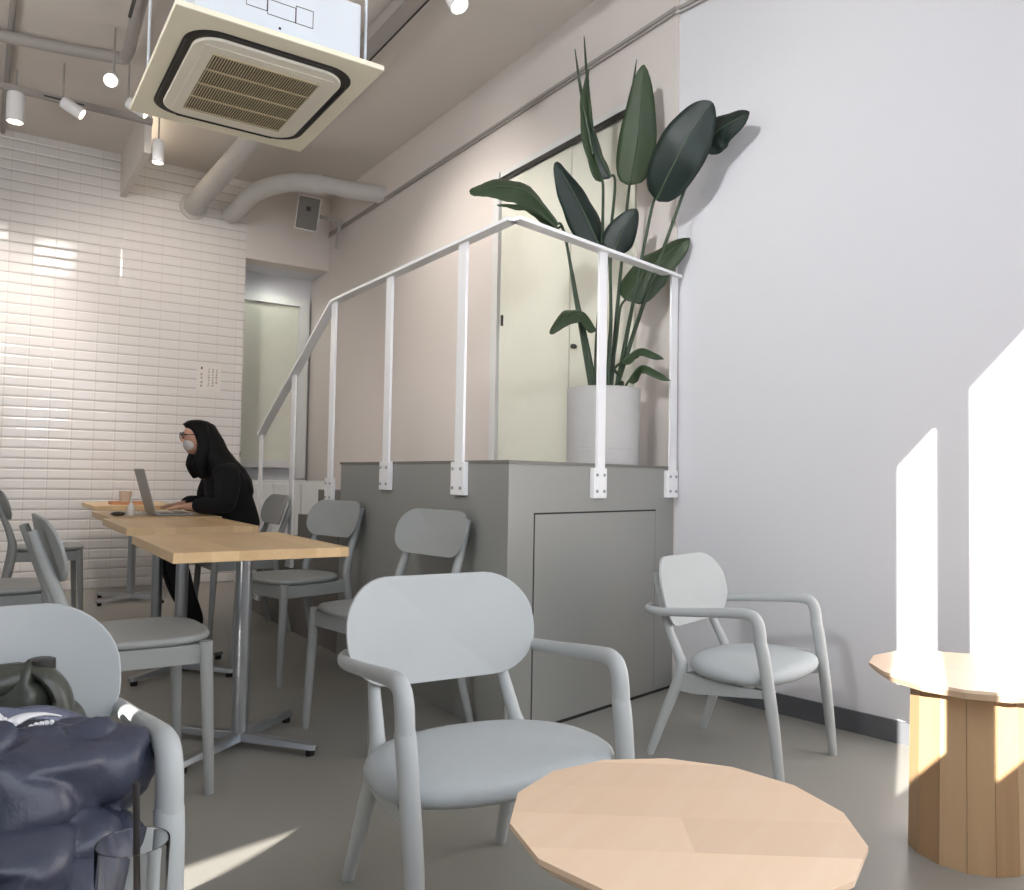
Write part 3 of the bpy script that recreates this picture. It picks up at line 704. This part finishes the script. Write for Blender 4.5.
# notice on the tiles
n_ = thing('paper_notice', 'small white paper notice taped to the tiled wall behind the person', 'notice', (1.732, BY-.004, 1.856))
MB().box(-.105, .105, -.002, .003, -.13, .13).build('sheet', M['paper'], n_)
random.seed(3)
def glyphs(mb, x, z0, z1, w, n, seed):
    rr = random.Random(seed); st = (z1-z0)/n
    for i in range(n):
        z = z1-st*(i+.5)
        for _ in range(4):
            if rr.random() < .55: mb.box(x-w/2*rr.uniform(.5, 1), x+w/2*rr.uniform(.5, 1), -.0032, -.002, z+st*rr.uniform(-.35, .3), z+st*rr.uniform(-.35, .3)+.003)
            else:
                xx = x+w*rr.uniform(-.4, .4); mb.box(xx, xx+.003, -.0032, -.002, z-st*.36, z+st*.36)
mb = MB(); glyphs(mb, -.062, -.10, .04, .022, 4, 1); glyphs(mb, .0, -.09, .08, .016, 7, 2); glyphs(mb, .035, -.09, .08, .016, 7, 5); glyphs(mb, .068, -.06, .08, .016, 6, 4)
mb.build('lettering', M['ink'], n_)
MB().box(-.068, -.056, -.0034, -.002, .065, .088).build('red_mark' if 0 else 'mark', M['inkd'], n_)

# ------------------------------------------------------------------ person
def skinned(name, verts, edges, radii, m, parent=None, lv=2, root=0):
    me = bpy.data.meshes.new(name); me.from_pydata(verts, edges, []); o = bpy.data.objects.new(name, me); C.objects.link(o)
    if parent: o.parent = parent
    sk = o.modifiers.new('skin', 'SKIN'); sk.use_smooth_shade = True
    for i, r in enumerate(radii):
        d = me.skin_vertices[0].data[i]; d.radius = r if isinstance(r, tuple) else (r, r); d.use_root = (i == root)
    su = o.modifiers.new('sub', 'SUBSURF'); su.levels = lv; su.render_levels = lv
    dg = bpy.context.evaluated_depsgraph_get(); dg.update(); ev = o.evaluated_get(dg)
    nm = bpy.data.meshes.new_from_object(ev); o.modifiers.clear(); o.data = nm
    nm.materials.clear()
    for mm in (m if isinstance(m, list) else [m]): nm.materials.append(mm)
    for p in nm.polygons: p.use_smooth = True
    return o
pr = thing('person', 'person with long black hair in black clothes, masked, typing on a laptop', 'person', (1.43, 5.22, 0))
# local frame: the person faces -X
V = []; Eg = []; Rd = []
def chain(pts, rad, start=None):
    prev = start
    for p, r in zip(pts, rad):
        V.append(p); Rd.append(r); i = len(V)-1
        if prev is not None: Eg.append((prev, i))
        prev = i
    return prev
pel = chain([(0, 0, .565)], [(.15, .115)])
ch_ = chain([(-.03, 0, .70), (-.085, 0, .85), (-.14, 0, .97), (-.17, 0, 1.045), (-.20, 0, 1.10)], [(.125, .10), (.13, .105), (.13, .095), (.07, .07), (.05, .05)], pel)
neck = ch_; chest = neck-2
head = chain([(-.235, 0, 1.155), (-.275, 0, 1.205), (-.28, 0, 1.25)], [(.06, .06), (.085, .085), (.07, .07)], neck)
for s in (-1, 1):
    chain([(-.20, s*.10, .545), (-.43, s*.105, .53), (-.36, s*.10, .28), (-.27, s*.095, .085), (-.36, s*.095, .035), (-.41, s*.1, .03)], [.098, .082, .062, .044, (.04, .032), .028], pel)
    sh = chain([(-.13, s*.165, .965), (-.175, s*.215, .85), (-.17, s*.225, .785), (-.265, s*.17, .785), (-.33, s*.13, .79)], [.062, .05, .045, .036, .028], chest)
    w = len(V)-1
    chain([(-.37, s*.115, .787)], [(.034, .016)], w); hnd = len(V)-1
    for k, (dy, L) in enumerate(((-.026, .060), (-.009, .070), (.009, .066), (.025, .052))):
        chain([(-.402, s*(.112)+dy, .788), (-.402-L*.5, s*.112+dy*1.15, .786), (-.402-L, s*.112+dy*1.2, .768)], [.010, .009, .007], hnd)
    chain([(-.38, s*.112-s*.036, .782), (-.408, s*.112-s*.048, .774)], [.010, .008], hnd)
body = skinned('body', V, Eg, Rd, [M['pants'], M['skin']], pr, 2, 0)
for p in body.data.polygons:
    c = p.center
    p.material_index = 1 if (c.z > 1.08 or (c.x < -.325 and c.z > .7)) else 0
# jumper: torso and sleeves, a little outside the body
V = []; Eg = []; Rd = []
pel = chain([(.01, 0, .56)], [(.175, .135)])
chain([(-.04, 0, .70), (-.10, 0, .85), (-.135, 0, .965), (-.165, 0, 1.05)], [(.155, .15), (.155, .155), (.155, .135), (.085, .085)], pel); chest = 3
for s in (-1, 1):
    chain([(-.13, s*.17, .965), (-.17, s*.222, .85), (-.165, s*.23, .79), (-.265, s*.175, .795), (-.345, s*.13, .797)], [.085, .08, .075, .062, .044], chest)
skinned('jumper', V, Eg, Rd, M['knit'], pr, 2, 0)
# face: nose, ears, eyes
mb = MB(); hc = Vector((-.258, 0, 1.205))
mb.sphere((-.346, 0, 1.198), .014, 1.1, .8, 1.5); mb.sphere((-.250, 0, 1.215), .098, .96, .80, 1.0, 28, 20); mb.sphere((-.278, 0, 1.155), .058, 1.0, .95, .9, 24, 16); mb.build('face', M['skin'], pr, True)
mb = MB(); mb.sphere((-.336, .03, 1.224), .009, .6, 1.2, .6); mb.sphere((-.336, -.03, 1.224), .009, .6, 1.2, .6); mb.build('eyes', M['hair'], pr, True)
mb = MB(); mb.sphere((-.300, 0, 1.168), .052, .84, 1.12, 1.0, 20, 14); mb.build('face_mask', M['mask'], pr, True)
mb = MB()
for s in (-1, 1):
    ring = [(-.352, s*.036+.024*math.cos(a), 1.218+.02*math.sin(a)) for a in [2*PI*i/14 for i in range(15)]]
    mb.tube(ring, .0028, 6, sub=1, cap=False); mb.tube([(-.350, s*.060, 1.222), (-.25, s*.085, 1.225)], [.0028, .0028], 6)
mb.tube([(-.352, -.012, 1.222), (-.352, .012, 1.222)], [.0026, .0026], 6)
mb.build('glasses', M['black'], pr, True)
# hair: cap plus long fall over the back and shoulders
mb = MB(); N = 36; rows = [(-.262, 1.318, .02, .02), (-.262, 1.312, .055, .05), (-.255, 1.29, .092, .082), (-.245, 1.25, .105, .098), (-.220, 1.20, .112, .108), (-.195, 1.14, .115, .118), (-.160, 1.08, .130, .130), (-.115, 1.02, .145, .142), (-.070, .95, .145, .150), (-.035, .88, .125, .135), (-.01, .82, .09, .10), (.0, .79, .03, .05)]
vs = []; fs = []
for k, (cx_, z, rx, ry) in enumerate(rows):
    for i in range(N):
        a = 2*PI*i/N; c, s = math.cos(a), math.sin(a)
        fx = rx*c
        if c < -.55 and 4 <= k <= 6: fx = rx*(-.55)+(c+.55)*.03      # parting keeps the face clear
        if c < -.5 and k == 3: fx = rx*(-.52)+(c+.5)*.03
        rip = 1+.022*math.sin(i*7+k*.5)+.012*math.sin(i*13)
        vs.append((cx_+fx*rip, ry*s*rip, z))
for k in range(len(rows)-1):
    for i in range(N):
        j = (i+1) % N; fs.append((k*N+i, k*N+j, (k+1)*N+j, (k+1)*N+i))
fs.append(tuple(range(N))); fs.append(tuple((len(rows)-1)*N+i for i in range(N)))
mb.add(vs, fs)
for s in (-1, 1):   # locks falling forward beside the face
    mb.tube([(-.245, s*.07, 1.28), (-.245, s*.092, 1.21), (-.245, s*.10, 1.12), (-.262, s*.085, 1.04), (-.24, s*.09, .96)], [.03, .036, .042, .046, .018], 12, flat=.7)
mb.build('hair', M['hair'], pr, True, smang=70)
for s in (-1, 1):
    MB().sphere((-.345, s*.097, .04), .05, 1.9, .85, .8, 18, 10).build('shoe', M['black'], pr, True)

for c_ in pr.children:
    if c_.name.split('.')[0] in ('face', 'eyes', 'face_mask', 'glasses', 'hair'): c_.location.x = -.03
# ------------------------------------------------------------------ light
W_ = bpy.data.worlds.new('sky'); S.world = W_; W_.use_nodes = True
bg = W_.node_tree.nodes['Background']; bg.inputs[0].default_value = (.62, .74, .95, 1); bg.inputs[1].default_value = 1.0
sun = bpy.data.lights.new('sun', 'SUN'); sun.energy = 19; sun.angle = .0035; sun.color = (1, .95, .88)
so = bpy.data.objects.new('sun', sun); C.objects.link(so)
so.rotation_euler = Vector((1.75, 1, -.713)).to_track_quat('-Z', 'Y').to_euler()
def area(name, loc_, to, sx, sy, e, col, spread=PI):
    l = bpy.data.lights.new(name, 'AREA'); l.shape = 'RECTANGLE'; l.size = sx; l.size_y = sy; l.energy = e; l.color = col; l.spread = spread
    o = bpy.data.objects.new(name, l); C.objects.link(o); o.location = loc_
    o.rotation_euler = (Vector(to)-Vector(loc_)).to_track_quat('-Z', 'Y').to_euler(); return o
area('window_daylight', (1.25, -.26, 1.75), (1.05, 1.0, 1.65), 2.4, 2.3, 33, (.93, .96, 1.0))
area('window_daylight_far', (-4.5, -1.35, 1.7), (-2.5, 3, 1.2), 4.5, 2.4, 26, (.96, .97, 1.0))
area('leaf_shadow_light', (-2.2, .6, 3.55), (2.6, 2.7, 2.3), .3, .3, 12, (.97, .98, 1.0), 1.0)  # unseen light added to throw the leaf shadow onto the right wall
def spotl(loc_, to, e, ang, col=(1, .92, .86), r=.04):
    l = bpy.data.lights.new('spot', 'SPOT'); l.energy = e; l.spot_size = ang; l.spot_blend = .8; l.color = col; l.shadow_soft_size = r
    o = bpy.data.objects.new('track_or_fill_spot', l); C.objects.link(o); o.location = loc_
    o.rotation_euler = (Vector(to)-Vector(loc_)).to_track_quat('-Z', 'Y').to_euler()
spotl((.61, 5.4, 3.25), (1.3, 7.58, 1.5), 82, 1.7)
spotl((.136, 6.25, 3.25), (-.2, 7.58, 1.4), 75, 1.5)
spotl((1.3, 4.6, 3.3), (2.84, 4.7, 1.9), 75, 1.7)
spotl((2.4, 7.72, 2.92), (2.4, 8.05, 2.2), 4, 2.4, (.95, 1, .92))
spotl((-1.4, 3.6, 2.3), (.4, 4.4, 3.72), 85, 2.5, (1, .97, .93), .2)  # unseen uplight added to brighten the ceiling and its bounce
area('room_fill', (-4, 4.5, 3.3), (-3.5, 4.5, 0), 4, 4, 24, (1, .97, .94))

# ------------------------------------------------------------------ camera
cam = bpy.data.cameras.new('camera'); co = bpy.data.objects.new('camera', cam); C.objects.link(co); S.camera = co
cam.sensor_fit = 'HORIZONTAL'; cam.sensor_width = 36; cam.lens = 804.1/1024*36; cam.clip_start = .02
yaw, pitch, roll = .5881, .03974, .018
def camvec(x, y, z):
    cr, sr = math.cos(roll), math.sin(roll); x, y = cr*x-sr*y, sr*x+cr*y
    cp, sp = math.cos(pitch), math.sin(pitch); y, z = cp*y+sp*z, -sp*y+cp*z
    cy, sy = math.cos(yaw), math.sin(yaw); x, z = cy*x+sy*z, -sy*x+cy*z
    return Vector((x, z, y))
R_, U_, F_ = camvec(1, 0, 0), camvec(0, 1, 0), camvec(0, 0, 1)
co.matrix_world = Matrix(((R_.x, U_.x, -F_.x, 0), (R_.y, U_.y, -F_.y, 0), (R_.z, U_.z, -F_.z, 1.0), (0, 0, 0, 1)))
S.view_settings.view_transform = 'Standard'; S.view_settings.look = 'None'; S.view_settings.exposure = .22
S.cycles.use_denoising = True; S.cycles.max_bounces = 8; S.cycles.sample_clamp_indirect = 6
